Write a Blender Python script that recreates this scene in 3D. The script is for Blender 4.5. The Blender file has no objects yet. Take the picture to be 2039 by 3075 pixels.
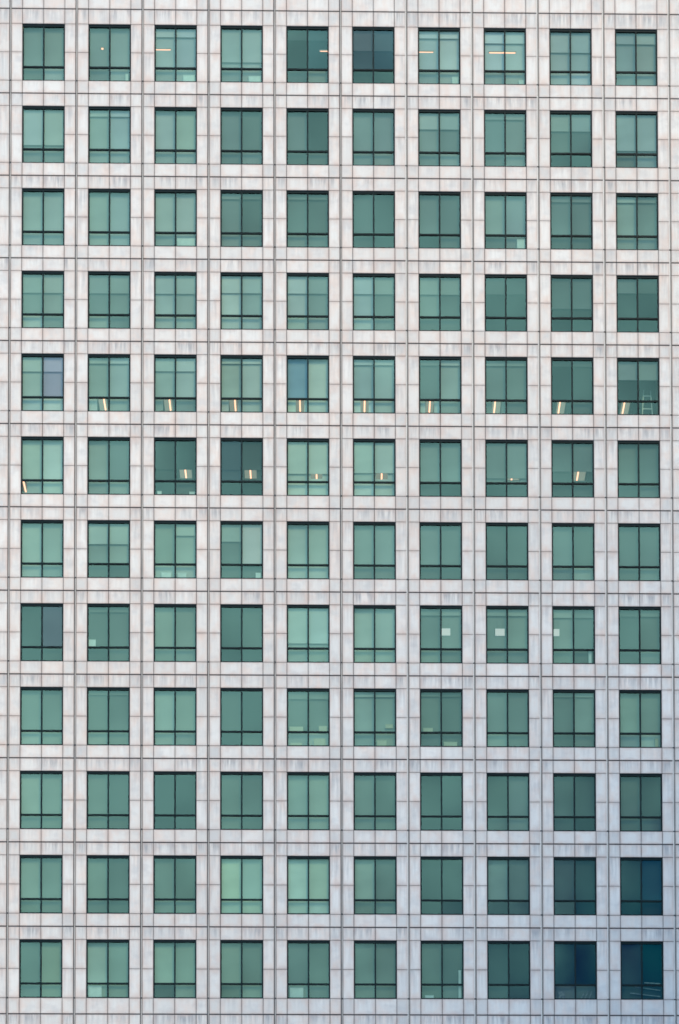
import bpy, math, random
from mathutils import Vector, Matrix

R = math.radians
random.seed(7)
S = bpy.context.scene
COL = S.collection

# ------------------------------------------------------------------ camera
F_PX, CX, CY, W_PX, H_PX = 8192.06, 1174.09, 5173.48, 2039.0, 3075.0
yaw, pitch, roll = R(1.01320), R(2.45558), R(-0.13840)
fw = Vector((math.sin(yaw) * math.cos(pitch), math.cos(yaw) * math.cos(pitch), math.sin(pitch)))
rt = Vector((math.cos(yaw), -math.sin(yaw), 0))
up = rt.cross(fw)
r2 = rt * math.cos(roll) + up * math.sin(roll)
u2 = -rt * math.sin(roll) + up * math.cos(roll)
cd = bpy.data.cameras.new('camera')
cam = bpy.data.objects.new('camera', cd)
COL.objects.link(cam)
M = Matrix((r2, u2, -fw)).transposed().to_4x4()
M.translation = Vector((-0.0215, -127.0, 1.9914))
cam.matrix_world = M
cd.sensor_fit = 'VERTICAL'
cd.sensor_height = 36.0
cd.lens = 36.0 * F_PX / H_PX
# perspective-control (shift) lens: the tower is seen from the street, verticals kept nearly upright
cd.shift_x = (W_PX / 2 - CX) / H_PX
cd.shift_y = (CY - H_PX / 2) / H_PX
cd.clip_end = 5000
S.camera = cam

# ------------------------------------------------------------------ light
SUN_EL, SUN_AZ = R(40), R(152)          # azimuth from +Y, clockwise: in front of the facade, to the right
world = bpy.data.worlds.new('World')
S.world = world
world.use_nodes = True
wt = world.node_tree
wt.nodes.clear()


def N(t, typ, **kw):
    n = t.nodes.new(typ)
    for k, v in kw.items():
        if k.startswith('i_'):
            key = k[2:]
            n.inputs[int(key) if key.isdigit() else key].default_value = v
        else:
            setattr(n, k, v)
    return n


def ramp(t, stops, interp='LINEAR'):
    n = t.nodes.new('ShaderNodeValToRGB')
    n.color_ramp.interpolation = interp
    els = n.color_ramp.elements
    while len(els) < len(stops):
        els.new(0.5)
    for e, (p, c) in zip(els, stops):
        e.position = p
        e.color = (c[0], c[1], c[2], 1) if isinstance(c, tuple) else (c, c, c, 1)
    return n


def mix(t, a, b, fac, blend='MIX'):
    n = t.nodes.new('ShaderNodeMix')
    n.data_type = 'RGBA'
    n.blend_type = blend
    for sock, v in ((n.inputs[0], fac), (n.inputs[6], a), (n.inputs[7], b)):
        if hasattr(v, 'links') or hasattr(v, 'node'):
            t.links.new(v, sock)
        elif isinstance(v, (int, float)):
            sock.default_value = v
        else:
            sock.default_value = (v[0], v[1], v[2], 1)
    return n.outputs[2]


def math_n(t, op, a, b=None, clamp=False):
    n = t.nodes.new('ShaderNodeMath')
    n.operation = op
    n.use_clamp = clamp
    for i, v in enumerate((a, b)):
        if v is None:
            continue
        if hasattr(v, 'node'):
            t.links.new(v, n.inputs[i])
        else:
            n.inputs[i].default_value = v
    return n.outputs[0]


sky = N(wt, 'ShaderNodeTexSky', sky_type='NISHITA', sun_disc=False, sun_elevation=SUN_EL, sun_rotation=SUN_AZ)
tc = N(wt, 'ShaderNodeTexCoord')
mp = N(wt, 'ShaderNodeMapping')
mp.inputs['Scale'].default_value = (1, 1, 1.7)
wt.links.new(tc.outputs['Generated'], mp.inputs[0])
n1 = N(wt, 'ShaderNodeTexNoise', i_Scale=7.0, i_Detail=5.0, i_Roughness=0.55, i_Distortion=0.4)
n2 = N(wt, 'ShaderNodeTexNoise', i_Scale=24.0, i_Detail=3.0, i_Roughness=0.5)
for n in (n1, n2):
    wt.links.new(mp.outputs[0], n.inputs['Vector'])
cover = ramp(wt, [(0.30, 0.55), (0.48, 0.95)])
wt.links.new(n1.outputs[0], cover.inputs[0])
tone = ramp(wt, [(0.40, (3.7, 6.0, 9.0)), (0.60, (12.6, 17.4, 22.6))])
bl = mix(wt, n1.outputs[0], n2.outputs[0], 0.5)
wt.links.new(bl, tone.inputs[0])
cloud = mix(wt, sky.outputs[0], tone.outputs[0], cover.outputs[0])
# a bank of deep blue-grey rain cloud low in the sky, behind and to the right of the camera
sx = N(wt, 'ShaderNodeSeparateXYZ')
wt.links.new(tc.outputs['Generated'], sx.inputs[0])
hx = math_n(wt, 'SUBTRACT', math_n(wt, 'MULTIPLY', sx.outputs[0], 57.3), 8.0)
hz_ = math_n(wt, 'SUBTRACT', math_n(wt, 'MULTIPLY', sx.outputs[2], 57.3), 15.0)
n3 = N(wt, 'ShaderNodeTexNoise', i_Scale=42.0, i_Detail=4.0, i_Roughness=0.55)
wt.links.new(tc.outputs['Generated'], n3.inputs['Vector'])
dist = math_n(wt, 'SQRT', math_n(wt, 'ADD', math_n(wt, 'MULTIPLY', hx, hx), math_n(wt, 'MULTIPLY', hz_, hz_)))
dist = math_n(wt, 'ADD', dist, math_n(wt, 'MULTIPLY', math_n(wt, 'SUBTRACT', n3.outputs[0], 0.5), 5.0))
bank = ramp(wt, [(0.36, 1.0), (0.80, 0.0)], 'EASE')
wt.links.new(math_n(wt, 'DIVIDE', dist, 10.0), bank.inputs[0])
front = math_n(wt, 'LESS_THAN', sx.outputs[1], 0.0)
dr = ramp(wt, [(0.38, 0.0), (0.66, 1.0)])
wt.links.new(n3.outputs[0], dr.inputs[0])
deep = mix(wt, (0.0, 0.6, 4.2), (0.1, 3.2, 6.6), dr.outputs[0])
cloud = mix(wt, cloud, deep, math_n(wt, 'MULTIPLY', bank.outputs[0], front))
bg = N(wt, 'ShaderNodeBackground', i_Strength=0.10)
wt.links.new(cloud, bg.inputs[0])
wo = N(wt, 'ShaderNodeOutputWorld')
wt.links.new(bg.outputs[0], wo.inputs[0])

ld = bpy.data.lights.new('sun', 'SUN')
ld.energy = 2.3
ld.angle = R(20)
ld.color = (1.0, 0.69, 0.29)
sun = bpy.data.objects.new('sun', ld)
COL.objects.link(sun)
sdir = Vector((math.sin(SUN_AZ) * math.cos(SUN_EL), math.cos(SUN_AZ) * math.cos(SUN_EL), math.sin(SUN_EL)))
sun.rotation_euler = sdir.to_track_quat('Z', 'Y').to_euler()
sun.location = sdir * 200

S.view_settings.view_transform = 'Standard'
S.view_settings.look = 'None'
S.view_settings.gamma = 1
S.view_settings.exposure = 0.42
S.render.engine = 'CYCLES'
S.cycles.use_denoising = True
S.cycles.max_bounces = 8
S.cycles.transparent_max_bounces = 12
S.cycles.sample_clamp_indirect = 4.0
S.cycles.filter_width = 1.7

# ------------------------------------------------------------------ materials


def new_mat(name):
    m = bpy.data.materials.new(name)
    m.use_nodes = True
    t = m.node_tree
    t.nodes.clear()
    o = t.nodes.new('ShaderNodeOutputMaterial')
    return m, t, o


def principled(t, o, color, rough=0.6, metal=0.0, spec=0.5):
    p = t.nodes.new('ShaderNodeBsdfPrincipled')
    if hasattr(color, 'node'):
        t.links.new(color, p.inputs['Base Color'])
    else:
        p.inputs['Base Color'].default_value = (*color, 1)
    if hasattr(rough, 'node'):
        t.links.new(rough, p.inputs['Roughness'])
    else:
        p.inputs['Roughness'].default_value = rough
    p.inputs['Metallic'].default_value = metal
    p.inputs['Specular IOR Level'].default_value = spec
    t.links.new(p.outputs[0], o.inputs[0])
    return p


def noisy(name, c1, c2, scale=6.0, rough=0.6, metal=0.0, stretch=(1, 1, 1), spec=0.5, detail=4):
    m, t, o = new_mat(name)
    tc = t.nodes.new('ShaderNodeTexCoord')
    mp = t.nodes.new('ShaderNodeMapping')
    mp.inputs['Scale'].default_value = stretch
    t.links.new(tc.outputs['Object'], mp.inputs[0])
    n = N(t, 'ShaderNodeTexNoise', i_Scale=scale, i_Detail=detail)
    t.links.new(mp.outputs[0], n.inputs['Vector'])
    r = ramp(t, [(0.35, c1), (0.65, c2)])
    t.links.new(n.outputs[0], r.inputs[0])
    principled(t, o, r.outputs[0], rough, metal, spec)
    return m


def stone_mat():
    """pale veneer stone: every panel its own tone, rain streaks hanging from the joints, grime at panel edges.
    panel attribute: r = tone, g = warmth, b = how far rain streaks this course"""
    m, t, o = new_mat('pale_stone')
    tc = t.nodes.new('ShaderNodeTexCoord')
    uv = t.nodes.new('ShaderNodeUVMap')
    uv.uv_map = 'panel_uv'
    at = N(t, 'ShaderNodeAttribute', attribute_name='panel')
    sep = t.nodes.new('ShaderNodeSeparateColor')
    t.links.new(at.outputs['Color'], sep.inputs[0])
    suv = t.nodes.new('ShaderNodeSeparateXYZ')
    t.links.new(uv.outputs[0], suv.inputs[0])

    def noise(scale, stretch, detail=4, rough=0.55):
        mp = t.nodes.new('ShaderNodeMapping')
        mp.inputs['Scale'].default_value = stretch
        t.links.new(tc.outputs['Object'], mp.inputs[0])
        n = N(t, 'ShaderNodeTexNoise', i_Scale=scale, i_Detail=detail, i_Roughness=rough)
        t.links.new(mp.outputs[0], n.inputs['Vector'])
        return n.outputs[0]
    streak = noise(1.0, (6.0, 1.0, 0.5), 5, 0.62)
    broad = noise(1.0, (2.2, 1.0, 0.9), 3)
    fine = noise(30.0, (1, 1, 1), 5, 0.7)
    blot = noise(1.0, (1.1, 1.0, 1.5), 4)
    rust = noise(1.3, (1.0, 1.0, 0.8), 4)
    fine2 = noise(1.0, (3.5, 1.0, 3.0), 3)
    huge = noise(1.0, (0.09, 0.09, 0.13), 2)
    # tone of the panel
    tone = ramp(t, [(0.0, (0.50, 0.505, 0.515)), (0.5, (0.60, 0.603, 0.60)), (1.0, (0.67, 0.672, 0.668))])
    t.links.new(sep.outputs[0], tone.inputs[0])
    c = tone.outputs[0]
    # warm (iron-pink) panels
    w = math_n(t, 'MULTIPLY', sep.outputs[1], broad)
    c = mix(t, c, (0.655, 0.58, 0.545), math_n(t, 'MULTIPLY', w, 0.55, True))
    # wide areas of the wall are dirtier
    hr = ramp(t, [(0.40, 0.0), (0.68, 1.0)])
    t.links.new(huge, hr.inputs[0])
    c = mix(t, c, (0.47, 0.455, 0.445), math_n(t, 'MULTIPLY', hr.outputs[0], 0.32))
    # soft blue-grey and rusty-pink blotches that ignore the joints
    for nz, colr, amt in ((blot, (0.40, 0.41, 0.44), 0.42), (rust, (0.66, 0.52, 0.46), 0.45)):
        b_ = ramp(t, [(0.50, 0.0), (0.68, 1.0)])
        t.links.new(nz, b_.inputs[0])
        c = mix(t, c, colr, math_n(t, 'MULTIPLY', b_.outputs[0], amt))
    # vertical rain streaks, from the top of the panel downwards
    sr = ramp(t, [(0.40, 0.0), (0.63, 1.0)])
    t.links.new(streak, sr.inputs[0])
    top = math_n(t, 'POWER', suv.outputs[1], 1.1)
    f = math_n(t, 'MULTIPLY', sr.outputs[0], math_n(t, 'ADD', math_n(t, 'MULTIPLY', top, 0.75), 0.22))
    f = math_n(t, 'MULTIPLY', f, sep.outputs[2], True)
    c = mix(t, c, (0.30, 0.31, 0.335), math_n(t, 'MULTIPLY', f, 0.9))
    # grime along the panel's edges
    du = math_n(t, 'ABSOLUTE', math_n(t, 'SUBTRACT', suv.outputs[0], 0.5))
    dv = math_n(t, 'ABSOLUTE', math_n(t, 'SUBTRACT', suv.outputs[1], 0.5))
    e = math_n(t, 'MAXIMUM', du, dv)
    er = ramp(t, [(0.22, 0.0), (0.40, 0.55), (0.5, 1.0)])
    t.links.new(e, er.inputs[0])
    br = ramp(t, [(0.32, 0.15), (0.66, 1.0)])
    t.links.new(broad, br.inputs[0])
    c = mix(t, c, (0.52, 0.395, 0.355), math_n(t, 'MULTIPLY', er.outputs[0], math_n(t, 'MULTIPLY', br.outputs[0], 0.72)))
    e2 = ramp(t, [(0.42, 0.0), (0.5, 1.0)])
    t.links.new(e, e2.inputs[0])
    c = mix(t, c, (0.27, 0.26, 0.265), math_n(t, 'MULTIPLY', e2.outputs[0], math_n(t, 'MULTIPLY', fine2, 0.55)))
    fr = ramp(t, [(0.3, 0.90), (0.7, 1.04)])
    t.links.new(fine, fr.inputs[0])
    c = mix(t, c, fr.outputs[0], 1.0, 'MULTIPLY')
    p = principled(t, o, c, 0.55, 0.0, 0.35)
    b = N(t, 'ShaderNodeBump', i_Strength=0.15, i_Distance=0.01)
    t.links.new(fine, b.inputs['Height'])
    t.links.new(b.outputs[0], p.inputs['Normal'])
    return m


def glass_mat():
    """green solar-control glazing: a clear body with a reflective coating; the pane attribute adds reflected sky tints"""
    m, t, o = new_mat('green_coated_glass')
    at = N(t, 'ShaderNodeAttribute', attribute_name='panel')
    tc = t.nodes.new('ShaderNodeTexCoord')
    n = N(t, 'ShaderNodeTexNoise', i_Scale=0.9, i_Detail=2.0)
    t.links.new(tc.outputs['Object'], n.inputs['Vector'])
    b = N(t, 'ShaderNodeBump', i_Strength=0.04, i_Distance=0.01)
    t.links.new(n.outputs[0], b.inputs['Height'])
    g = N(t, 'ShaderNodeBsdfGlossy', i_Roughness=0.03)
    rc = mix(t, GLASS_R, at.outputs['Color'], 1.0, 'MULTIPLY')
    t.links.new(rc, g.inputs['Color'])
    t.links.new(b.outputs[0], g.inputs['Normal'])
    tr = N(t, 'ShaderNodeBsdfTransparent')
    tr.inputs[0].default_value = (*GLASS_T, 1)
    a = t.nodes.new('ShaderNodeAddShader')
    t.links.new(g.outputs[0], a.inputs[0])
    t.links.new(tr.outputs[0], a.inputs[1])
    t.links.new(a.outputs[0], o.inputs[0])
    return m


def fabric_mat():
    m, t, o = new_mat('blind_and_backing')
    at = N(t, 'ShaderNodeAttribute', attribute_name='panel')
    tc = t.nodes.new('ShaderNodeTexCoord')
    mp = t.nodes.new('ShaderNodeMapping')
    mp.inputs['Scale'].default_value = (0.4, 1, 0.7)
    t.links.new(tc.outputs['Object'], mp.inputs[0])
    n = N(t, 'ShaderNodeTexNoise', i_Scale=1.3, i_Detail=2.0, i_Roughness=0.5)
    t.links.new(mp.outputs[0], n.inputs['Vector'])
    r = ramp(t, [(0.3, 0.88), (0.7, 1.12)])
    t.links.new(n.outputs[0], r.inputs[0])
    c = mix(t, at.outputs['Color'], r.outputs[0], 1.0, 'MULTIPLY')
    principled(t, o, c, 0.9, 0.0, 0.1)
    return m


def emit_mat(name, col, s):
    m, t, o = new_mat(name)
    e = N(t, 'ShaderNodeEmission', i_Strength=s)
    e.inputs[0].default_value = (*col, 1)
    t.links.new(e.outputs[0], o.inputs[0])
    return m


GLASS_R = (0.060, 0.098, 0.070)
GLASS_T = (0.62, 0.745, 0.69)
MT = {
    'stone': stone_mat(),
    'glass': glass_mat(),
    'fabric': fabric_mat(),
    'joint': noisy('joint_sealant', (0.035, 0.04, 0.05), (0.075, 0.08, 0.09), 3.0, 0.9, spec=0.1),
    'frame': noisy('dark_green_frame_metal', (0.0015, 0.011, 0.014), (0.003, 0.014, 0.018), 2.0, 0.5, spec=0.12),
    'rail': noisy('grey_rail_metal', (0.27, 0.26, 0.255), (0.40, 0.385, 0.37), 1.5, 0.5, 0.0, (3, 3, 0.4)),
    'strip': noisy('pale_strip_metal', (0.58, 0.57, 0.56), (0.70, 0.69, 0.67), 1.5, 0.5, 0.0, (3, 3, 0.4)),
    'bracket': noisy('dark_bracket_metal', (0.02, 0.022, 0.03), (0.05, 0.05, 0.055), 9.0, 0.6),
    'room': noisy('office_plaster', (0.62, 0.62, 0.6), (0.7, 0.7, 0.68), 0.7, 0.85),
    'carpet': noisy('office_carpet', (0.08, 0.08, 0.085), (0.12, 0.12, 0.12), 30, 0.95),
    'white': noisy('white_enamel', (0.74, 0.74, 0.72), (0.8, 0.8, 0.79), 3, 0.4),
    'board': noisy('pale_board', (0.42, 0.45, 0.45), (0.54, 0.57, 0.56), 2.5, 0.8),
    'dim': noisy('dull_grey_streak', (0.12, 0.13, 0.13), (0.26, 0.26, 0.25), 9.0, 0.8),
    'ochre': noisy('kraft_board', (0.36, 0.34, 0.24), (0.42, 0.40, 0.29), 2.5, 0.8),
    'alu': noisy('aluminium', (0.26, 0.27, 0.26), (0.34, 0.35, 0.34), 4, 0.35, 0.3),
    'tube': emit_mat('warm_tube_light', (1.0, 0.38, 0.24), 2.5),
    'reflector': emit_mat('lamp_reflector_glow', (1.0, 0.86, 0.7), 0.22),
    'panel_light': emit_mat('cool_panel_light', (1.0, 0.95, 0.95), 0.5),
    'asphalt': noisy('asphalt', (0.04, 0.04, 0.042), (0.06, 0.06, 0.062), 1.2, 0.9),
    'plaza': noisy('paving', (0.22, 0.21, 0.20), (0.3, 0.29, 0.28), 0.4, 0.85),
    'dark_glass': noisy('dark_blue_curtain_glass', (0.003, 0.010, 0.018), (0.006, 0.016, 0.028), 0.06, 0.35, 0.0, (1, 1, 0.4), 0.15),
    'pale_glass': noisy('shadow_block_glass', (0.18, 0.24, 0.30), (0.26, 0.32, 0.38), 0.06, 0.4),
    'dark_metal': noisy('dark_cladding_metal', (0.012, 0.02, 0.028), (0.02, 0.03, 0.04), 0.6, 0.5),
    'concrete': noisy('shadow_block_concrete', (0.25, 0.25, 0.25), (0.33, 0.33, 0.32), 0.5, 0.85),
}

# ------------------------------------------------------------------ mesh helper


class MB:
    def __init__(self):
        self.v, self.f, self.mi, self.col, self.uv, self.mats = [], [], [], [], [], []

    def _m(self, m):
        if m not in self.mats:
            self.mats.append(m)
        return self.mats.index(m)

    def quad(self, pts, m, col=(1, 1, 1), uv=None):
        b = len(self.v)
        self.v += [tuple(p) for p in pts]
        self.f.append(tuple(range(b, b + len(pts))))
        self.mi.append(self._m(m))
        self.col.append(col)
        self.uv.append(uv or [(0, 0), (1, 0), (1, 1), (0, 1)][:len(pts)])

    def box(self, x0, x1, y0, y1, z0, z1, m, col=(1, 1, 1), back=True):
        p = [(x0, y0, z0), (x1, y0, z0), (x1, y0, z1), (x0, y0, z1), (x0, y1, z0), (x1, y1, z0), (x1, y1, z1), (x0, y1, z1)]
        self.quad([p[0], p[1], p[2], p[3]], m, col)
        self.quad([p[1], p[5], p[6], p[2]], m, col)
        self.quad([p[4], p[0], p[3], p[7]], m, col)
        self.quad([p[3], p[2], p[6], p[7]], m, col)
        self.quad([p[4], p[5], p[1], p[0]], m, col)
        if back:
            self.quad([p[5], p[4], p[7], p[6]], m, col)

    def bar(self, a, b, w, m, w2=None):
        a, b = Vector(a), Vector(b)
        d = (b - a).normalized()
        s = d.cross(Vector((0, 1, 0)) if abs(d.y) < 0.9 else Vector((1, 0, 0))).normalized() * w / 2
        u = d.cross(s).normalized() * (w2 or w) / 2
        q = [a - s - u, a + s - u, a + s + u, a - s + u, b - s - u, b + s - u, b + s + u, b - s + u]
        for i in ((0, 1, 2, 3), (7, 6, 5, 4), (0, 4, 5, 1), (1, 5, 6, 2), (2, 6, 7, 3), (3, 7, 4, 0)):
            self.quad([q[k] for k in i], m)

    def prism(self, ring, y0, y1, m):
        """closed outline in x,z pushed from y0 to y1"""
        n = len(ring)
        self.quad([(x, y0, z) for x, z in ring], m, uv=[(0, 0)] * n)
        self.quad([(x, y1, z) for x, z in reversed(ring)], m, uv=[(0, 0)] * n)
        for i in range(n):
            (xa, za), (xb, zb) = ring[i], ring[(i + 1) % n]
            self.quad([(xb, y0, zb), (xa, y0, za), (xa, y1, za), (xb, y1, zb)], m)

    def build(self, name, parent=None, loc=(0, 0, 0)):
        me = bpy.data.meshes.new(name)
        me.from_pydata([(x - loc[0], y - loc[1], z - loc[2]) for x, y, z in self.v], [], self.f)
        for m in self.mats:
            me.materials.append(MT[m])
        me.polygons.foreach_set('material_index', self.mi)
        ca = me.color_attributes.new('panel', 'FLOAT_COLOR', 'CORNER')
        ul = me.uv_layers.new(name='panel_uv')
        cl, ux = [], []
        for f, c, u in zip(self.f, self.col, self.uv):
            for k in range(len(f)):
                cl += [c[0], c[1], c[2], 1.0]
                ux += [u[k][0], u[k][1]]
        ca.data.foreach_set('color', cl)
        ul.data.foreach_set('uv', ux)
        me.update()
        o = bpy.data.objects.new(name, me)
        COL.objects.link(o)
        o.location = loc
        if parent:
            o.parent = parent
        return o


def thing(name, label, cat, loc=(0, 0, 0), group=None):
    o = bpy.data.objects.new(name, None)
    COL.objects.link(o)
    o.location = loc
    o['label'] = label
    o['category'] = cat
    if group:
        o['group'] = group
    return o


def tag(o, label, cat, group=None):
    o['label'] = label
    o['category'] = cat
    if group:
        o['group'] = group
    return o


# ------------------------------------------------------------------ the tower's grid
BAY, FLOOR, WW, WH, Z0 = 3.15, 4.02985, 2.0174, 2.7869, 66.553
C0, C1 = -1, 12            # bays built (1..10 are in the picture)
R0, R1 = -2, 22            # storeys built (1..12 are in the picture)


def cx(c): return (c - 5.5) * BAY


def head(r): return Z0 - (r - 6.5) * FLOOR + (0.27 if r < 1 else 0) - (0.14 if r > 12 else 0)


def line(r):               # the shadow gap under storey r
    if r == 0:
        return head(1) + 0.74
    if r == 12:
        return head(12) - WH - 0.765
    return (head(r) - WH + head(r + 1)) / 2


def roman(n): return ['first', 'second', 'third', 'fourth', 'fifth', 'sixth', 'seventh', 'eighth', 'ninth', 'tenth', 'eleventh', 'twelfth'][n - 1]


tower = thing('office_tower', 'pale stone-clad office tower with a grid of green glass windows filling the view', 'office building', (0, 0, 0))

# stone cladding: every panel a slab of its own, open joints over a dark backing
JW = 0.0125                 # half a joint
RAILH = 0.058              # half the vertical channel
GAP = 0.030                # half the horizontal shadow gap
cl = MB()
rp = random.Random(3)


def slab(x0, x1, z0, z1, streak, base=0.82):
    h = JW
    tone = min(1, max(0, rp.gauss(base, 0.16)))
    warm = rp.random() ** 1.5
    y = rp.uniform(-0.0015, 0.0015)
    cl.box(x0 + h, x1 - h, y, 0.045, z0 + h, z1 - h, 'stone', (tone, warm, streak * rp.uniform(0.25, 1.6)), back=False)


for c in range(C0, C1 + 1):
    x = cx(c)
    xs = [x - BAY / 2 + RAILH - JW, x - WW / 2, x, x + WW / 2, x + BAY / 2 - RAILH + JW]
    for r in range(R0, R1 + 1):
        hz, sz = head(r), head(r) - WH
        top = (line(r - 1) if r > R0 else hz + 0.6) - GAP + JW
        bot = line(r) + GAP - JW
        for i in range(4):
            corner = i in (0, 3)                    # the small corner stones weather greyer
            slab(xs[i], xs[i + 1], hz, top, 1.1 if rp.random() < 0.75 else 0.6, 0.42 if corner else 0.60)
            slab(xs[i], xs[i + 1], bot, sz, 0.3, 0.36 if corner else 0.76)
        mid = (hz + sz) / 2
        for a, b in ((0, 1), (3, 4)):
            slab(xs[a], xs[b], mid, hz, 0.55)
            slab(xs[a], xs[b], sz, mid, 0.45)
cl.build('stone_cladding', tower)

# dark backing wall behind the joints with the window openings left free, and the core behind
bk = MB()
XL, XR = cx(C0) - BAY / 2, cx(C1) + BAY / 2
ZT, ZB = head(R0) + 0.6, line(R1)
for r in range(R0, R1 + 1):
    hz, sz = head(r), head(r) - WH
    nxt = head(r + 1) if r < R1 else line(r)
    if r == R0:
        bk.box(XL, XR, 0.05, 0.3, hz, ZT, 'joint')
    bk.box(XL, XR, 0.05, 0.3, nxt, sz, 'joint')
    for c in range(C0, C1 + 2):
        a = cx(c - 1) + WW / 2 if c > C0 else XL
        b = cx(c) - WW / 2 if c <= C1 else XR
        bk.box(a, b, 0.05, 0.3, sz, hz, 'joint')
bk.build('backing_wall', tower)

inn = MB()
DEEP = 9.0
for r in range(R0, R1 + 1):
    hz, sz = head(r), head(r) - WH
    ce = hz + 0.10
    nxt = head(r + 1) + 0.10 if r < R1 else line(r)
    inn.box(XL + .1, XR - .1, 0.305, DEEP, nxt + 0.004, sz - 0.45, 'carpet')     # floor build-up down to the next ceiling
    inn.quad([(XL + .1, 0.305, nxt), (XL + .1, DEEP, nxt), (XR - .1, DEEP, nxt), (XR - .1, 0.305, nxt)], 'room')
    inn.quad([(XL + .1, DEEP, sz - .45), (XR - .1, DEEP, sz - .45), (XR - .1, DEEP, ce), (XL + .1, DEEP, ce)], 'room')
for r in range(R0, R1 + 1):
    for c in (C0, C0 + 1, 3, 5, 8, 11, C1 + 1):
        x = cx(c) - BAY / 2
        hz, sz = head(r), head(r) - WH
        if C0 < c <= C1:
            inn.box(x - .06, x + .06, 0.31, DEEP - .01, sz - .45, hz + .097, 'room')
inn.build('interior', tower)

co = MB()
co.box(XL, XR, DEEP + .05, 30, 0, ZT, 'concrete')
co.box(XL, XL + .095, 0.305, DEEP + .048, ZB, ZT - .01, 'concrete')
co.box(XR - .095, XR, 0.305, DEEP + .048, ZB, ZT - .01, 'concrete')
co.box(XL + .1, XR - .1, 0.305, DEEP + .048, ZT - .4, ZT - .01, 'concrete')
co.box(XL, XR, 0.0, DEEP + .04, 0, ZB - .004, 'concrete')
co.box(XL - .1, XR + .1, -.1, 30.1, ZT + .004, ZT + 1.1, 'concrete')
co.build('core', tower)

# vertical metal rails in the channels, spliced with a dark bracket at every sill
for c in range(C0, C1 + 2):
    x = cx(c) - BAY / 2
    m = MB()
    for r in range(R0, R1 + 1):
        zt = (head(r - 1) - WH if r > R0 else ZT) - 0.035
        zb = (head(r) - WH if r < R1 else ZB) + 0.035
        if c > 6:                                   # pale strip, dark slot, pale strip
            m.box(x - .054, x - .018, -0.012, 0.045, zb, zt, 'strip')
            m.box(x + .012, x + .036, 0.002, 0.045, zb, zt, 'rail')
            m.box(x - .0175, x + .0115, 0.03, 0.045, zb, zt, 'bracket')
        else:                                       # dark slot, then one grey strip
            m.box(x - .016, x + .036, -0.006, 0.045, zb, zt, 'rail')
            m.box(x + .037, x + .05, 0.03, 0.045, zb, zt, 'bracket')
        if r < R1:
            z = head(r) - WH
            m.box(x - .055, x + .05, -0.014, 0.045, z - .033, z + .033, 'bracket')
    m.build('vertical_rail', tower)

# ------------------------------------------------------------------ windows
YF, YG = 0.055, 0.11       # face of the frame, plane of the glass
HEADM, TR0, TR1, SILL, JAMB, MUL = 0.10, 2.035, 2.11, 0.06, 0.054, 0.036


def frame_into(m, x, h):
    l, r_, b = x - WW / 2 + .004, x + WW / 2 - .004, h - WH + .004
    t = h - .004
    m.box(l, r_, YF, YG + .05, t - HEADM, t, 'frame')
    m.box(l, r_, YF, YG + .05, b, b + SILL, 'frame')
    m.box(l, l + JAMB, YF + .003, YG + .047, b + SILL, t - HEADM, 'frame')
    m.box(r_ - JAMB, r_, YF + .003, YG + .047, b + SILL, t - HEADM, 'frame')
    m.box(x - MUL, x + MUL, YF + .006, YG + .044, b + SILL, t - HEADM, 'frame')
    m.box(l + JAMB, x - MUL, YF + .009, YG + .041, h - TR1, h - TR0, 'frame')
    m.box(x + MUL, r_ - JAMB, YF + .009, YG + .041, h - TR1, h - TR0, 'frame')


def pane_rects(x, h):
    l, r_ = x - WW / 2 + .06, x + WW / 2 - .06
    return [(l, x - MUL + .01, h - TR0 - .01, h - HEADM + .0), (x + MUL - .01, r_, h - TR0 - .01, h - HEADM + .0),
            (l, x - MUL + .01, h - WH + SILL - .0, h - TR1 + .01), (x + MUL - .01, r_, h - WH + SILL - .0, h - TR1 + .01)]


rg = random.Random(11)


def pane_into(m, rect, tint=(1, 1, 1)):
    x0, x1, z0, z1 = rect
    ax, az = R(rg.gauss(0, 0.2)), R(rg.gauss(0, 0.2))      # no two panes sit quite in one plane
    xm, zm = (x0 + x1) / 2, (z0 + z1) / 2

    def y(x, z): return YG + (x - xm) * math.tan(az) + (z - zm) * math.tan(ax)
    m.quad([(x0, y(x0, z0), z0), (x1, y(x1, z0), z0), (x1, y(x1, z1), z1), (x0, y(x0, z1), z1)], 'glass', tint)


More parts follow.
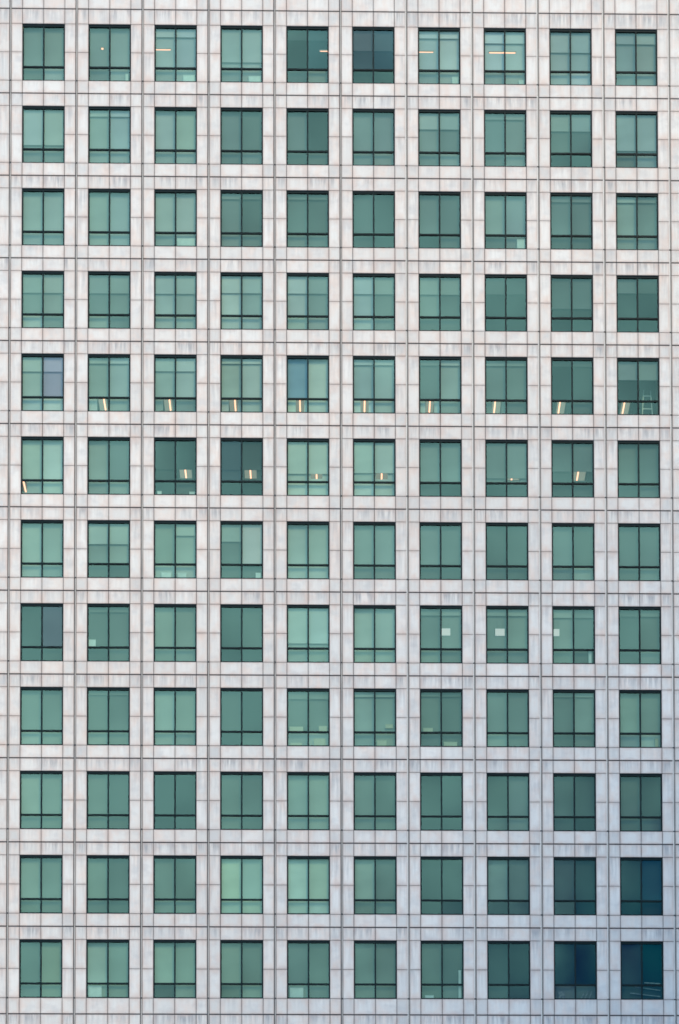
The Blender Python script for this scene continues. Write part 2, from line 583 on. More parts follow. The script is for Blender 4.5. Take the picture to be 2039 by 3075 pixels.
# backing tones with each pane's reflected brightness put in: of the upper-left, upper-right, lower-left,
# then of the short front blind (left, right) where there is one
#SHADE_BEGIN
SHADE = {
    (1, 1): (0.186, 0.211, 0.131, 0.291, 0.235, 0.262),
    (1, 2): (0.169, 0.236, 0.153, 0.312, 0.216, 0.29),
    (1, 3): (0.323, 0.323, 0.284, 0.319, 0.386, 0.386),
    (1, 4): (0.252, 0.288, 0.196, 0.272, 0.28, 0.293),
    (1, 5): (0.0112, 0.008, 0.0661, 0.233, 0.0423, 0.0388),
    (1, 6): (0.008, 0.008, 0.0257, 0.008, 0.0804, 0.067),
    (1, 7): (0.377, 0.458, 0.238, 0.348, 0.445, 0.534),
    (1, 8): (0.487, 0.413, 0.284, 0.362, 0.566, 0.484),
    (1, 9): (0.322, 0.311, 0.377, 0.47, 0.354, 0.352),
    (1, 10): (0.22, 0.279, 0.212, 0.357, 0.272, 0.337),
    (2, 1): (0.18, 0.213, 0.199, 0.168, 0.324, 0.32),
    (2, 2): (0.28, 0.336, 0.285, 0.333, 0.338, 0.399),
    (2, 3): (0.358, 0.336, 0.271, 0.319, 0.424, 0.399),
    (2, 4): (0.167, 0.113, 0.156, 0.171, 0.213, 0.155),
    (2, 5): (0.142, 0.0247, 0.0718, 0.12, 0.187, 0.0572),
    (2, 6): (0.175, 0.175, 0.186, 0.205, 0.223, 0.223),
    (2, 7): (0.204, 0.161, 0.172, 0.253, 0.339, 0.303),
    (2, 8): (0.123, 0.178, 0.124, 0.188, 0.165, 0.226),
    (2, 9): (0.105, 0.0772, 0.0326, 0.008, 0.245, 0.236),
    (2, 10): (0.229, 0.244, 0.176, 0.258, 0.295, 0.311),
    (3, 1): (0.321, 0.294, 0.273, 0.255, 0.383, 0.353),
    (3, 2): (0.289, 0.306, 0.296, 0.301, 0.348, 0.367),
    (3, 3): (0.336, 0.353, 0.26, 0.3, 0.399, 0.418),
    (3, 4): (0.146, 0.078, 0.251, 0.16, 0.191, 0.116),
    (3, 5): (0.0974, 0.0911, 0.227, 0.142, 0.137, 0.13),
    (3, 6): (0.0834, 0.0366, 0.0557, 0.0129, 0.122, 0.0702),
    (3, 7): (0.144, 0.112, 0.008, 0.114, 0.189, 0.154),
    (3, 8): (0.266, 0.237, 0.097, 0.187, 0.323, 0.291),
    (3, 9): (0.115, 0.138, 0.0755, 0.1, 0.156, 0.182),
    (3, 10): (0.315, 0.152, 0.244, 0.225, 0.377, 0.198),
    (4, 1): (0.199, 0.236, 0.481, 0.174, 0.27, 0.314),
    (4, 2): (0.123, 0.183, 0.356, 0.118, 0.196, 0.248),
    (4, 3): (0.347, 0.295, 0.351, 0.371, 0.346, 0.321),
    (4, 4): (0.486, 0.281, 0.46, 0.41, 0.45, 0.367),
    (4, 5): (0.411, 0.208, 0.355, 0.308, 0.446, 0.253),
    (4, 6): (0.331, 0.128, 0.43, 0.174, 0.372, 0.238),
    (4, 7): (0.194, 0.0774, 0.0817, 0.081, 0.252, 0.202),
    (4, 8): (0.00941, 0.008, 0.008, 0.008, 0.0765, 0.042),
    (4, 9): (0.02, 0.0296, 0.008, 0.008, 0.0806, 0.119),
    (4, 10): (0.0251, 0.008, 0.008, 0.008, 0.139, 0.0608),
    (5, 1): (0.371, 0.329, 0.487, 0.578, 0.422, 0.397),
    (5, 2): (0.265, 0.355, 0.442, 0.352, 0.322, 0.42),
    (5, 3): (0.334, 0.397, 0.269, 0.186, 0.376, 0.46),
    (5, 4): (0.37, 0.433, 0.45, 0.45, 0.437, 0.507),
    (5, 5): (0.357, 0.54, 0.681, 0.574, 0.422, 0.624),
    (5, 6): (0.329, 0.321, 0.641, 0.449, 0.392, 0.383),
    (5, 7): (0.0987, 0.323, 0.555, 0.261, 0.139, 0.385),
    (5, 8): (0.166, 0.155, 0.165, 0.127, 0.212, 0.2),
    (5, 9): (0.008, 0.0419, 0.0448, 0.112, 0.0388, 0.0761),
    (5, 10): (0.0154, 0.008, 0.008, 0.047, 0.208, 0.202),
    (6, 1): (0.426, 0.47, 0.355, 0.459, 0.498, 0.546),
    (6, 2): (0.276, 0.14, 0.228, 0.275, 0.334, 0.184),
    (6, 3): (0.0296, 0.008, 0.008, 0.0937, 0.0387, 0.008),
    (6, 4): (0.0374, 0.0604, 0.008, 0.0146, 0.0406, 0.0624),
    (6, 5): (0.393, 0.477, 0.567, 0.567, 0.435, 0.519),
    (6, 6): (0.345, 0.43, 0.549, 0.508, 0.392, 0.478),
    (6, 7): (0.2, 0.227, 0.0693, 0.008, 0.25, 0.28),
    (6, 8): (0.151, 0.217, 0.008, 0.0601, 0.155, 0.22),
    (6, 9): (0.0257, 0.0257, 0.0586, 0.0865, 0.106, 0.136),
    (6, 10): (0.164, 0.148, 0.045, 0.142, 0.211, 0.193),
    (7, 1): (0.347, 0.293, 0.367, 0.249, 0.412, 0.352),
    (7, 2): (0.223, 0.309, 0.0909, 0.0652, 0.407, 0.412),
    (7, 3): (0.216, 0.321, 0.388, 0.386, 0.267, 0.383),
    (7, 4): (0.114, 0.316, 0.106, 0.101, 0.296, 0.383),
    (7, 5): (0.404, 0.371, 0.449, 0.479, 0.475, 0.438),
    (7, 6): (0.241, 0.26, 0.184, 0.162, 0.295, 0.316),
    (7, 7): (0.184, 0.151, 0.0919, 0.0513, 0.232, 0.196),
    (7, 8): (0.062, 0.0647, 0.1, 0.107, 0.0982, 0.101),
    (7, 9): (0.166, 0.096, 0.211, 0.315, 0.213, 0.136),
    (7, 10): (0.112, 0.123, 0.125, 0.201, 0.153, 0.165),
    (8, 1): (0.0255, 0.0316, 0.008, 0.0466, 0.058, 0.0647),
    (8, 2): (0.0894, 0.106, 0.0403, 0.126, 0.128, 0.147),
    (8, 3): (0.234, 0.186, 0.164, 0.217, 0.287, 0.235),
    (8, 4): (0.0316, 0.0763, 0.008, 0.008, 0.0648, 0.114),
    (8, 5): (0.282, 0.27, 0.279, 0.282, 0.409, 0.465),
    (8, 6): (0.423, 0.395, 0.37, 0.389, 0.495, 0.464),
    (8, 7): (0.158, 0.25, 0.319, 0.193, 0.204, 0.304),
    (8, 8): (0.228, 0.266, 0.194, 0.198, 0.281, 0.323),
    (8, 9): (0.277, 0.145, 0.184, 0.143, 0.334, 0.189),
    (8, 10): (0.0692, 0.163, 0.0671, 0.213, 0.106, 0.209),
    (9, 1): (0.197, 0.138, 0.338, 0.24, 0.247, 0.182),
    (9, 2): (0.127, 0.104, 0.254, 0.168, 0.169, 0.145),
    (9, 3): (0.288, 0.207, 0.259, 0.219, 0.347, 0.258),
    (9, 4): (0.0651, 0.008, 0.008, 0.0843, 0.102, 0.0388),
    (9, 5): (0.144, 0.172, 0.268, 0.423, 0.189, 0.219),
    (9, 6): (0.31, 0.289, 0.293, 0.312, 0.371, 0.348),
    (9, 7): (0.166, 0.131, 0.138, 0.138, 0.212, 0.174),
    (9, 8): (0.188, 0.143, 0.351, 0.189, 0.237, 0.187),
    (9, 9): (0.146, 0.274, 0.0964, 0.183, 0.191, 0.331),
    (9, 10): (0.336, 0.298, 0.325, 0.555, 0.399, 0.358),
    (10, 1): (0.282, 0.204, 0.158, 0.154, 0.34, 0.254),
    (10, 2): (0.138, 0.0651, 0.148, 0.0845, 0.181, 0.102),
    (10, 3): (0.008, 0.00823, 0.008, 0.008, 0.0388, 0.0391),
    (10, 4): (0.127, 0.0868, 0.142, 0.0576, 0.17, 0.125),
    (10, 5): (0.311, 0.341, 0.281, 0.334, 0.372, 0.405),
    (10, 6): (0.189, 0.132, 0.218, 0.193, 0.238, 0.175),
    (10, 7): (0.0327, 0.008, 0.008, 0.0119, 0.066, 0.0388),
    (10, 8): (0.0586, 0.2, 0.103, 0.242, 0.0945, 0.25),
    (10, 9): (0.0993, 0.0724, 0.0848, 0.008, 0.139, 0.11),
    (10, 10): (0.182, 0.0483, 0.207, 0.17, 0.23, 0.0831),
    (11, 1): (0.259, 0.192, 0.168, 0.16, 0.314, 0.241),
    (11, 2): (0.224, 0.0733, 0.136, 0.0885, 0.276, 0.111),
    (11, 3): (0.154, 0.0966, 0.209, 0.245, 0.199, 0.136),
    (11, 4): (0.53, 0.356, 0.497, 0.481, 0.613, 0.422),
    (11, 5): (0.63, 0.522, 0.511, 0.577, 0.723, 0.604),
    (11, 6): (0.378, 0.167, 0.201, 0.251, 0.446, 0.214),
    (11, 7): (0.008, 0.008, 0.008, 0.02, 0.0388, 0.0388),
    (11, 8): (0.301, 0.182, 0.0262, 0.071, 0.361, 0.23),
    (11, 9): (0.0845, 0.07, 0.008, 0.0249, 0.123, 0.107),
    (11, 10): (0.0418, 0.0472, 0.008, 0.0461, 0.076, 0.0819),
    (12, 1): (0.112, 0.244, 0.137, 0.208, 0.153, 0.298),
    (12, 2): (0.378, 0.292, 0.3, 0.284, 0.446, 0.351),
    (12, 3): (0.383, 0.272, 0.0791, 0.269, 0.451, 0.329),
    (12, 4): (0.223, 0.185, 0.163, 0.33, 0.275, 0.233),
    (12, 5): (0.141, 0.126, 0.3, 0.206, 0.185, 0.169),
    (12, 6): (0.232, 0.206, 0.196, 0.242, 0.285, 0.257),
    (12, 7): (0.154, 0.134, 0.186, 0.207, 0.199, 0.177),
    (12, 8): (0.0517, 0.008, 0.129, 0.0362, 0.0868, 0.0388),
    (12, 9): (0.0317, 0.0113, 0.244, 0.195, 0.0649, 0.0425),
    (12, 10): (0.0556, 0.008, 0.111, 0.0589, 0.0912, 0.0388),
}
#SHADE_END

# windows whose front blind is partly drawn: share of the upper panes it covers (left, right)
BLIND = {(1, 5): (.25, .25), (1, 6): (.5, .5), (2, 1): (.88, .88), (2, 7): (.4, .4), (2, 9): (.42, .42), (2, 10): (.9, .9),
         (1, 4): (.82, .82), (1, 3): (.2, .2), (1, 7): (.17, .17), (1, 8): (.28, .28), (1, 9): (.5, .5), (1, 10): (.27, .27),
         (2, 2): (.15, .15), (2, 8): (.14, .14), (3, 4): (.13, .13), (3, 5): (.13, .13), (3, 9): (.14, .14), (3, 10): (.14, .14),
         (4, 1): (.45, .45), (4, 2): (.45, .45), (4, 3): (.45, .45), (4, 4): (.42, .42), (4, 5): (.42, .42), (4, 6): (.42, .42),
         (4, 7): (.42, .42), (4, 8): (.4, .4), (4, 9): (.75, .75), (4, 10): (.35, .35),
         (5, 1): (.35, .35), (5, 2): (.14, .14), (5, 3): (.32, .32), (5, 4): (.12, .12), (5, 6): (.13, .13), (5, 7): (.13, .13),
         (5, 8): (.13, .13), (5, 9): (.13, .13), (5, 10): (.46, .46),
         (6, 3): (.70, .70), (6, 4): (.70, .70), (6, 5): (.79, .79), (6, 6): (.76, .76), (6, 8): (.87, .87), (6, 9): (.69, .69),
         (7, 2): (.5, .5), (7, 3): (0, .28), (7, 4): (.42, 1), (8, 2): (.12, .12), (8, 5): (.87, .87),
         (8, 7): (.16, .16), (8, 8): (.16, .16), (8, 9): (.2, .2), (8, 10): (.16, .16),
         (9, 2): (.1, .1), (9, 5): (.18, .18), (9, 6): (.12, .12), (9, 7): (.1, .1), (9, 9): (.1, .1)}
# gaps left in the shade of a pane, in front of a lamp: x from the window's centre, z from its head
HOLE = {(5, 2, 2): (-0.576, -0.045, -2.729, -1.741), (5, 3, 2): (-0.598, -0.112, -2.729, -1.741), (5, 4, 2): (-0.62, -0.179, -2.729, -1.741), (5, 5,
        2): (-0.579, -0.183, -2.729, -1.741), (5, 6, 2): (-0.644, -0.26, -2.729, -1.741), (5, 7, 2): (-0.711, -0.282, -2.729, -1.741), (5, 8, 2): (-0.696,
        -0.221, -2.729, -1.741), (5, 9, 2): (-0.783, -0.263, -2.729, -1.741), (5, 10, 2): (-0.878, -0.314, -2.729, -1.741), (6, 3, 1): (0.163, 0.789, -1.894,
        -1.195), (6, 4, 1): (0.114, 0.706, -1.894, -1.195), (6, 5, 1): (0.123, 0.681, -1.894, -1.195), (6, 6, 1): (0.074, 0.642, -1.894, -1.195), (6, 8, 1):
        (0.04, 0.675, -1.894, -1.195), (6, 9, 1): (0.005, 0.674, -1.894, -1.195), (6, 1, 2): (-0.975, -0.742, -2.57, -1.985), (1, 3, 0): (-1.54, -0.207,
        -1.086, -0.986), (1, 5, 1): (0.567, 1.901, -1.086, -0.986), (1, 7, 0): (-1.578, -0.24, -1.086, -0.986), (1, 8, 0): (-0.781, 0.561, -1.086, -0.986),
        (1, 8, 1): (-0.781, 0.561, -1.086, -0.986), (1, 2, 0): (-0.446, -0.292, -1.101, -0.981), (8, 8, 0):
        (-0.599, -0.083, -1.365, -1.012)}
# panes whose reflected sky colour is put into the glass tint
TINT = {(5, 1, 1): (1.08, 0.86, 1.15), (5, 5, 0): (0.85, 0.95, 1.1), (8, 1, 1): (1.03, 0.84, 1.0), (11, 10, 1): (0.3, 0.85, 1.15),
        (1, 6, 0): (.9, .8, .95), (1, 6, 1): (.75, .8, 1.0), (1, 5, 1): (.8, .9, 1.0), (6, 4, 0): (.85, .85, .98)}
FAB = {(5, 1, 1): (1.08, .86, 1.13), (8, 1, 1): (1.08, .86, 1.13), (5, 5, 0): (.72, .92, 1.2), (7, 4, 1): (1.15, .95, 1.0), (1, 6, 0): (1.1, .9, 1.05)}  # lavender and blue entries put reflected sky colour into the fabric
# panes that need the boards' shelf deeper behind them
DEEP_SHADE = {(5, 10): 1.0}
DEF = 0.3


rf = random.Random(5)


def shade_into(m, r, c, x, h):
    sh = SHADE.get((r, c), (DEF,) * 6)
    bl_ = BLIND.get((r, c), (0, 0))
    for k, (x0, x1, z0, z1) in enumerate(pane_rects(x, h)):
        up_ = k < 2
        fab = FAB.get((r, c, k)) or (1.04 - .012 * r + rf.gauss(0, .028), 1, 1.12 - .022 * r + rf.gauss(0, .045))  # lower rows yellower: colour gradient of the reflected sky put into the fabric
        d = DEEP_SHADE.get((r, c), 0.0) if k in (1, 3) else 0.0
        y = (0.245 if up_ else 0.26) + d
        rise = (y - YG) * 0.5
        a = sh[k]
        zt = h + .02 if up_ else h - TR0 + rise + .12
        zb = h - TR1 + rise + 0.02 if up_ else h - WH - .25
        if d:
            zt += d * .6
            zb = h - WH + .2 if not up_ else zb
        xa, xb = x0 - .045, x1 + .045
        fc = (a * fab[0], a * fab[1], a * fab[2])
        pieces = [(xa, xb, zb, zt)]
        if (r, c, k) in HOLE:
            q = HOLE[r, c, k]
            ha, hb = max(xa, x + q[0]), min(xb, x + q[1])
            la, lb = max(zb, h + q[2]), min(zt, h + q[3])
            pieces = [(xa, ha, zb, zt), (hb, xb, zb, zt), (ha, hb, zb, la), (ha, hb, lb, zt)]
        for pa, pb, pc, pd in pieces:
            if pb - pa > .01 and pd - pc > .01:
                m.box(pa, pb, y, y + .008, pc, pd, 'fabric', fc)
        if up_ and bl_[k] > 0:
            a = sh[4 + k]
            ht = z1 - (z1 - z0) * bl_[k] + 0.02
            yb = 0.185
            m.box(x0 - .045, x1 + .045, yb, yb + .006, ht, h + .015, 'fabric', (a * fab[0], a * fab[1], a * fab[2]))
            m.box(x0 - .045, x1 + .045, yb - .008, yb + .014, ht - .022, ht - .001, 'fabric', (a * .96 * fab[0], a * .96 * fab[1], a * .96 * fab[2]))


def blind_label(r, c):
    b = BLIND.get((r, c))
    if (r, c) == (7, 4):
        return 'window with its left blind drawn halfway and its right blind fully down'
    if (r, c) == (5, 5):
        return 'window with one noticeably blue upper left pane'
    if (r, c) in ((5, 1), (8, 1)):
        return 'window whose upper right pane looks lavender'
    if r >= 11 and c >= 9:
        return 'window reflecting dark blue'
    if not b or max(b) < .3:
        return None
    if (r, c) == (5, 10):
        return 'window with a half-drawn pale blind and a ladder behind it'
    if max(b) > .6:
        return 'window with its blind drawn almost down to the transom'
    return 'window with a pale blind drawn partway down its upper panes'


other = MB()
ro = random.Random(23)
for r in range(R0, R1 + 1):
    for c in range(C0, C1 + 1):
        x, h = cx(c), head(r)
        if 1 <= r <= 12 and 1 <= c <= 10:
            loc = (x, YF, h - WH)
            m = MB()
            frame_into(m, x, h)
            w = m.build('window', tower, loc)
            lb = blind_label(r, c)
            if lb:
                w['label'] = lb
            g = MB()
            for k, rect in enumerate(pane_rects(x, h)):
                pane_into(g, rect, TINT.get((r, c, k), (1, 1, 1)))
            go = g.build('glass_pane', w, loc)
            go.location = (0, 0, 0)
            b = MB()
            shade_into(b, r, c, x, h)
            bo = b.build('blind', w, loc)  # includes backing sheets added where no blind is drawn
            bo.location = (0, 0, 0)
        else:
            frame_into(other, x, h)
            for k, rect in enumerate(pane_rects(x, h)):
                pane_into(other, rect)
                a = ro.uniform(.05, .5)
                x0, x1, z0, z1 = rect
                other.box(x0 - .03, x1 + .03, 0.24, 0.248, z0 - .05, z1 + .13, 'fabric', (a, a, a))
oo = other.build('other_windows', tower)
oo['kind'] = 'stuff'

# ------------------------------------------------------------------ lamps seen inside


def strip_light(x, y0, y1, r, label, grp, side, half=.2, more=(.3, .4)):
    """ceiling trough running into the room, a bright tube beside a pale reflector"""
    z = head(r) + 0.098
    t = thing('ceiling_light', label, 'ceiling light', (x, (y0 + y1) / 2, z), grp)
    L = (x, (y0 + y1) / 2, z)
    m = MB()
    m.box(x - half - .02, x + half + .02, y0 - more[0] - .02, y1 + more[1] + .02, z - .03, z - .001, 'white')
    o = m.build('housing', t, L); o.location = (0, 0, 0)
    m = MB()
    m.box(x - half, x + half, y0 - more[0], y1 + more[1], z - .034, z - .0305, 'reflector')
    o = m.build('reflector', t, L); o.location = (0, 0, 0)
    m = MB()
    xt = x + side * .085
    ring = [(xt + .034 * math.cos(q * math.pi / 5), z - .075 + .034 * math.sin(q * math.pi / 5)) for q in range(10)]
    m.prism(ring, y0 + .01, y1 - .01, 'tube')
    o = m.build('tube', t, L); o.location = (0, 0, 0)


G5, G6, G1, G8 = 'strip lights in the fifth row', 'strip lights in the sixth row', 'strip lights in the top row', 'square pale panels in the eighth row'
for c, x in zip(range(2, 11), (-11.63, -8.42, -5.21, -2.02, 1.16, 4.37, 7.58, 10.77, 13.95)):
    s = 1 if c < 5 else (0 if c < 8 else -1)
    strip_light(x - s * .085, 3.85, 5.12, 5, f'lit strip light in the lower left pane of the {roman(c)} window, fifth row', G5, s)
for c, x, s in ((3, -7.58, 0), (4, -4.42, 0), (5, -1.2, 0), (6, 1.98, 0), (8, 8.35, -1), (9, 11.56, -1)):
    strip_light(x - s * .085, 2.75, 3.97, 6, f'lit strip light, upper right pane of the {roman(c)} window, sixth row', G6, s, .29, (.1, .25))
strip_light(-15.58, 4.3, 5.5, 6, 'slanting lit strip light in the lower left pane of the leftmost window, sixth row', G6, 0, .05)


def cross_light(x0, x1, y, r, label, grp):
    z = head(r) + 0.098
    L = ((x0 + x1) / 2, y, z)
    t = thing('ceiling_light', label, 'ceiling light', L, grp)
    m = MB()
    m.box(x0 - .04, x1 + .04, y - .09, y + .09, z - .034, z - .001, 'white')
    o = m.build('housing', t, L); o.location = (0, 0, 0)
    m = MB()
    m.box(x0 - .03, x1 + .03, y - .085, y + .085, z - .05, z - .0345, 'reflector')
    o = m.build('reflector', t, L); o.location = (0, 0, 0)
    m = MB()
    n = 8
    for i in range(n):
        a, b = i * 2 * math.pi / n, (i + 1) * 2 * math.pi / n
        m.quad([(x0, y + .034 * math.cos(a), z - .09 + .034 * math.sin(a)), (x1, y + .034 * math.cos(a), z - .09 + .034 * math.sin(a)),
                (x1, y + .034 * math.cos(b), z - .09 + .034 * math.sin(b)), (x0, y + .034 * math.cos(b), z - .09 + .034 * math.sin(b))], 'tube')
    for xe in (x0, x1):
        m.box(xe - .012, xe + .012, y - .036, y + .036, z - .126, z - .051, 'white')
    o = m.build('tube', t, L); o.location = (0, 0, 0)


cross_light(-9.5, -8.22, 1.88, 1, 'faint level strip light at the left edge of the third window, top row', G1)
cross_light(-0.99, 0.3, 1.88, 1, 'short lit strip at the right edge of the dark fifth window, top row', G1)
cross_light(3.22, 4.51, 1.88, 1, 'level lit strip light from the left edge of the seventh window, top row', G1)
cross_light(7.22, 8.51, 1.86, 1, 'long level strip light crossing both panes of the eighth window, top row', G1)
L = (-11.54, 1.88, head(1) + .098)
t = thing('downlight', 'tiny round lit downlight in the second window of the top row', 'downlight', L)
m = MB()
ring = [(math.cos(q * math.pi / 6), math.sin(q * math.pi / 6)) for q in range(12)]
for rad, za, zb, mt in ((.07, -.001, -.03, 'white'), (.05, -.0305, -.05, 'tube')):
    p = MB()
    for i in range(12):
        a, b = ring[i], ring[(i + 1) % 12]
        p.quad([(a[0] * rad, a[1] * rad, za), (b[0] * rad, b[1] * rad, za), (b[0] * rad, b[1] * rad, zb), (a[0] * rad, a[1] * rad, zb)], mt)
    p.quad([(a[0] * rad, a[1] * rad, zb) for a in reversed(ring)], mt, uv=[(0, 0)] * 12)
    p.build('bezel' if mt == 'white' else 'bulb', t)

for c, x0, x1, wh in ((7, .03, .45, 'upper right'), (8, -.57, -.11, 'upper left'), (9, -.94, -.66, 'upper left')):
    L = (cx(c) + (x0 + x1) / 2, .225, head(8) - 1.0)
    t = thing('hanging_panel', f'square pale glowing panel in the {wh} pane of the {roman(c)} window, eighth row', 'panel', L, G8)
    w = (x1 - x0) / 2
    for nm, mt, a, y0, y1 in (('frame', 'white', w, -.004, .012), ('face', 'panel_light', w - .012, -.008, -.0045)):
        m = MB()
        m.box(-a, a, y0, y1, -.36 + (w - a), -.01 - (w - a), mt)
        m.build(nm, t)
    m = MB()
    for q in (-.6, .6):
        m.box(w * q - .003, w * q + .003, .002, .008, -.0095, .98, 'dim')
    m.build('cords', t)

# ------------------------------------------------------------------ things behind the lower panes


def goods(name, label, cat, r, c, x0, x1, z0, z1, mat='board', y=0.17, group=None):
    """a carton or board standing on the sill: x from the window's centre, z above its sill"""
    x, s = cx(c), head(r) - WH
    m = MB()
    dy = 0.06
    X0, X1, ZA, ZB_ = x + x0, x + x1, s + z0, s + z1
    m.box(X0, X1, y, y + dy, ZA, ZB_, mat)
    m.box(X0 - .006, X1 + .006, y - .006, y + dy + .006, ZB_ + .002, ZB_ + .022, mat)
    return tag(m.build(name, None, ((X0 + X1) / 2, y + dy / 2, ZA)), label, cat, group)


GB = 'pale boxes on window sills'
goods('storage_box', 'pale box at the right end of the sill in the third window, top row', 'box', 1, 3, .35, .9, .0, .42, group=GB)
goods('storage_box', 'wide pale box in the lower right pane of the fourth window, top row', 'box', 1, 4, .33, .92, .0, .40, group=GB)
goods('storage_box', 'white box in the right corner of the seventh window, top row', 'box', 1, 7, .62, .93, .0, .45, group=GB)
goods('storage_box', 'small pale box in the right corner of the eighth window, top row', 'box', 1, 8, .68, .92, .0, .32, group=GB)
goods('storage_box', 'thin pale box in the right corner of the second window, top row', 'box', 1, 2, .74, .88, .0, .45, group=GB)
goods('storage_box', 'long pale box filling the lower right pane of the third window, third row', 'box', 3, 3, .06, .92, .0, .48, group=GB)
goods('storage_box', 'pale box in the right corner of the eighth window, third row', 'box', 3, 8, .55, .93, .0, .55, group=GB)
goods('storage_box', 'pale box in the lower left pane of the dark third window, sixth row', 'box', 6, 3, -.86, -.66, .0, .24, group=GB)
goods('storage_box', 'small pale box in the right corner of the dark third window, sixth row', 'box', 6, 3, .66, .92, .0, .22, group=GB)
goods('storage_box', 'pale box in the lower left pane of the third window, seventh row', 'box', 7, 3, -.66, -.2, .0, .34, group=GB)
goods('storage_box', 'low pale box in the lower right pane of the third window, seventh row', 'box', 7, 3, .1, .52, .0, .32, group=GB)
goods('storage_box', 'white box in the right corner of the fourth window, seventh row', 'box', 7, 4, .66, .9, .0, .34, group=GB)
goods('storage_box', 'pale box standing on the transom in the left corner of the second window, eighth row', 'box', 8, 2, -.95, -.62, .76, 1.1, group=GB)
goods('display_board', 'tall narrow white board beside the right jamb of the ninth window, eighth row', 'board', 8, 9, .72, .86, .0, .78)
goods('display_board', 'tall narrow pale board beside the right jamb of the seventh window, bottom row', 'board', 12, 7, .78, .9, .0, 1.4)
goods('storage_box', 'low pale box in the lower left pane of the seventh window, bottom row', 'box', 12, 7, -.8, -.4, .0, .2, group=GB)
goods('display_board', 'wide pale board in the lower left pane of the second window, bottom row', 'board', 12, 2, -.92, -.3, .0, .6)
goods('display_board', 'wide pale board in the lower left pane of the fifth window, bottom row', 'board', 12, 5, -.88, -.25, .0, .55)
goods('storage_box', 'kraft box in the right corner of the rightmost window, ninth row', 'box', 9, 10, .7, .86, .0, .5, 'ochre', group=GB)
GK = 'kraft cartons behind the ninth row windows'
for i, (c, x0, x1, z0, z1, w) in enumerate(((5, -.85, -.3, .0, .2, 'low kraft carton in the lower left pane of the fifth window, ninth row'),
                                            (5, .25, .8, .0, .42, 'tall kraft carton in the lower right pane of the fifth window, ninth row'),
                                            (5, .5, .88, .78, 1.02, 'kraft carton above the transom in the right pane of the fifth window, ninth row'),
                                            (5, -.9, -.25, .78, .98, 'flat kraft carton above the transom in the left pane of the fifth window, ninth row'),
                                            (6, .1, .55, .0, .34, 'kraft carton in the lower right pane of the sixth window, ninth row'),
                                            (6, .5, .86, .95, 1.12, 'kraft carton high in the right pane of the sixth window, ninth row'),
                                            (7, -.85, -.4, .8, .95, 'flat kraft carton above the transom of the seventh window, ninth row'),
                                            (7, .12, .75, .0, .28, 'low kraft carton in the lower right pane of the seventh window, ninth row'))):
    goods('carton', w, 'carton', 9, c, x0, x1, z0, z1, 'ochre', group=GK)
m = MB()
x, s = cx(2), head(11) - WH
m.box(x - .25, x + .9, .175, .235, s + .76, s + .785, 'white')
m.box(x - .2, x - .17, .19, .23, s + .70, s + .76, 'alu')
m.box(x + .8, x + .83, .19, .23, s + .70, s + .76, 'alu')
tag(m.build('shelf', None, (x + .3, .2, s + .7)), 'thin white shelf edge just above the transom of the second window, eleventh row', 'shelf')

# added dim shapes standing in for streaks reflected in the two dark corner windows
goods('storage_box', 'added dim pale shape in the lower left pane of the dark ninth window, bottom row', 'box', 12, 9, -.8, -.5, .0, .42, 'dim', group=GB)  # added stand-in for a reflected streak, no real box
x, s = cx(9), head(12) - WH
for i, (xa, xb, zb_, w) in enumerate(((.24, .44, .40, 'short'), (.42, .64, .52, 'middle'), (.62, .80, .46, 'right'))):
    m = MB()
    m.bar((x + xa, .19, s + .02), (x + xb, .21, s + zb_), .055, 'dim', .02)
    tag(m.build('streak_bar', None, (x + xa, .19, s)), f'{("leftmost", "middle", "rightmost")[i]} of three dim leaning bars drawn for reflected streaks in the ninth window, bottom row', 'streak_bar', 'leaning streak bars in the bottom row')
x, s = cx(10), head(12) - WH
for w, xa, za_, xb, zb_ in (('upper', .12, .86, .88, .82), ('middle', -.32, .66, .88, .50), ('lowest', -.55, .36, .88, .20)):
    m = MB()
    m.bar((x + xa, .18, s + za_), (x + xb, .20, s + zb_), .05, 'dim', .03)
    tag(m.build('shelf', None, (x + xa, .18, s + za_)), f'{w} of the dim sloping bars drawn for reflected streaks in the darkest window, bottom right corner', 'shelf', 'dim streak bars in the bottom right window')  # added bars for reflected streaks, no real shelf

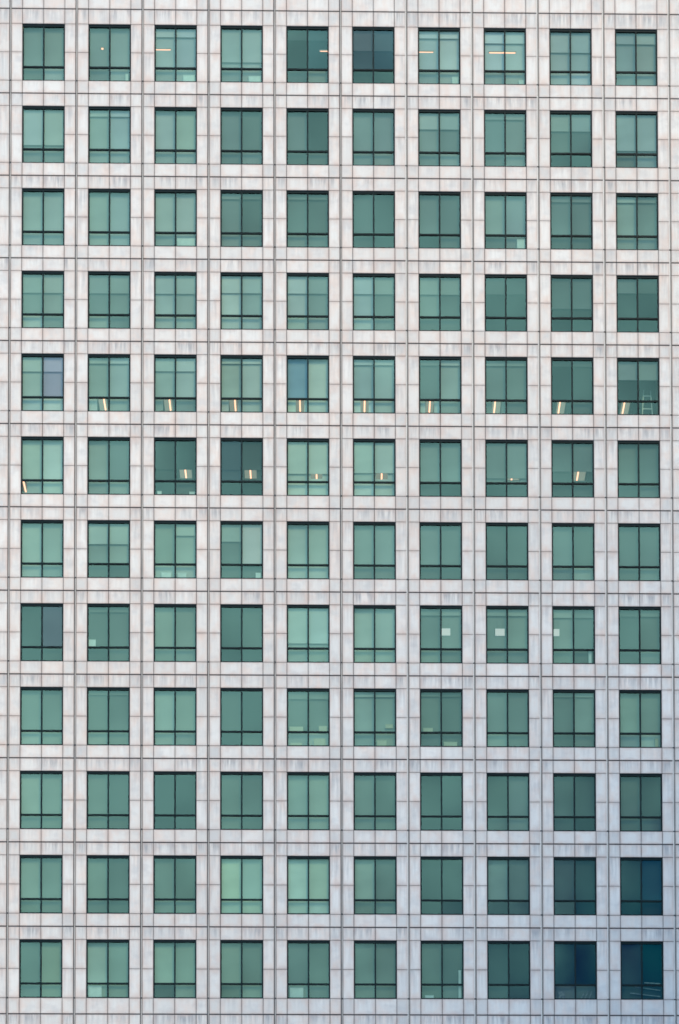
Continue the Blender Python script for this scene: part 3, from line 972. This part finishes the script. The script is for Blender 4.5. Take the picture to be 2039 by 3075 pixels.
# the ladder behind the rightmost window of the fifth row
x, s = cx(10), head(5) - WH
L = (x + .5, .6, s - .2)
lad = thing('stepladder', 'pale stepladder standing behind the rightmost window of the fifth row', 'ladder', L)
m = MB()
za, zb = s - .15, s + 1.62
for sx in (-1, 1):
    m.bar((x + .5 + sx * .27, .62, za), (x + .5 + sx * .165, .78, zb), .04, 'alu')
o = m.build('side_rails', lad, L); o.location = (0, 0, 0)
for i in range(5):
    f = (i + .5) / 5.4
    zz = za + (zb - za) * f
    hw = .27 + (.165 - .27) * f
    m = MB()
    m.bar((x + .5 - hw, .62 + .16 * f, zz), (x + .5 + hw, .62 + .16 * f, zz), .045, 'alu', .03)
    o = m.build('rung', lad, L); o.location = (0, 0, 0)

# ------------------------------------------------------------------ ground and an added shadow-casting block
m = MB()
m.quad([(-900, -900, 0), (900, -900, 0), (900, 900, 0), (-900, 900, 0)], 'plaza')
m.build('ground')['kind'] = 'structure'
m = MB()
m.quad([(-900, -60, .004), (900, -60, .004), (900, -30, .004), (-900, -30, .004)], 'asphalt')
m.build('road')['kind'] = 'structure'


def block(name, label, loc, w, d, h, rz, bays, floors, wall, glass):
    t = thing(name, label, 'office building', loc)
    t.rotation_euler = (0, 0, rz)
    m = MB()
    m.box(-w / 2, w / 2, -d / 2, d / 2, 0, h, glass)
    o = m.build('curtain_wall', t)
    m = MB()
    for i in range(floors + 1):
        z = min(h - .4, i * h / floors)
        m.box(-w / 2 - .15, w / 2 + .15, -d / 2 - .15, d / 2 + .15, z, z + .4, wall)
    m.build('floor_bands', t)
    m = MB()
    nb = bays
    for i in range(nb + 1):
        xx = -w / 2 + w * i / nb
        for yy in (-d / 2 - .2, d / 2 + .2):
            m.box(xx - .12, xx + .12, yy - .1, yy + .1, 0, h, wall)
    m.build('fins', t)
    m = MB()
    m.box(-w / 2 - .4, w / 2 + .4, -d / 2 - .4, d / 2 + .4, h + .01, h + 1.0, wall)
    m.build('roof', t)
    return t


block('shadow_block', 'unseen block added to shade the lower right of the stone tower', (57, -72, 0), 40, 24, 114, R(0), 10, 26, 'concrete', 'pale_glass')  # added out of view so its shadow falls on the facade's lower right
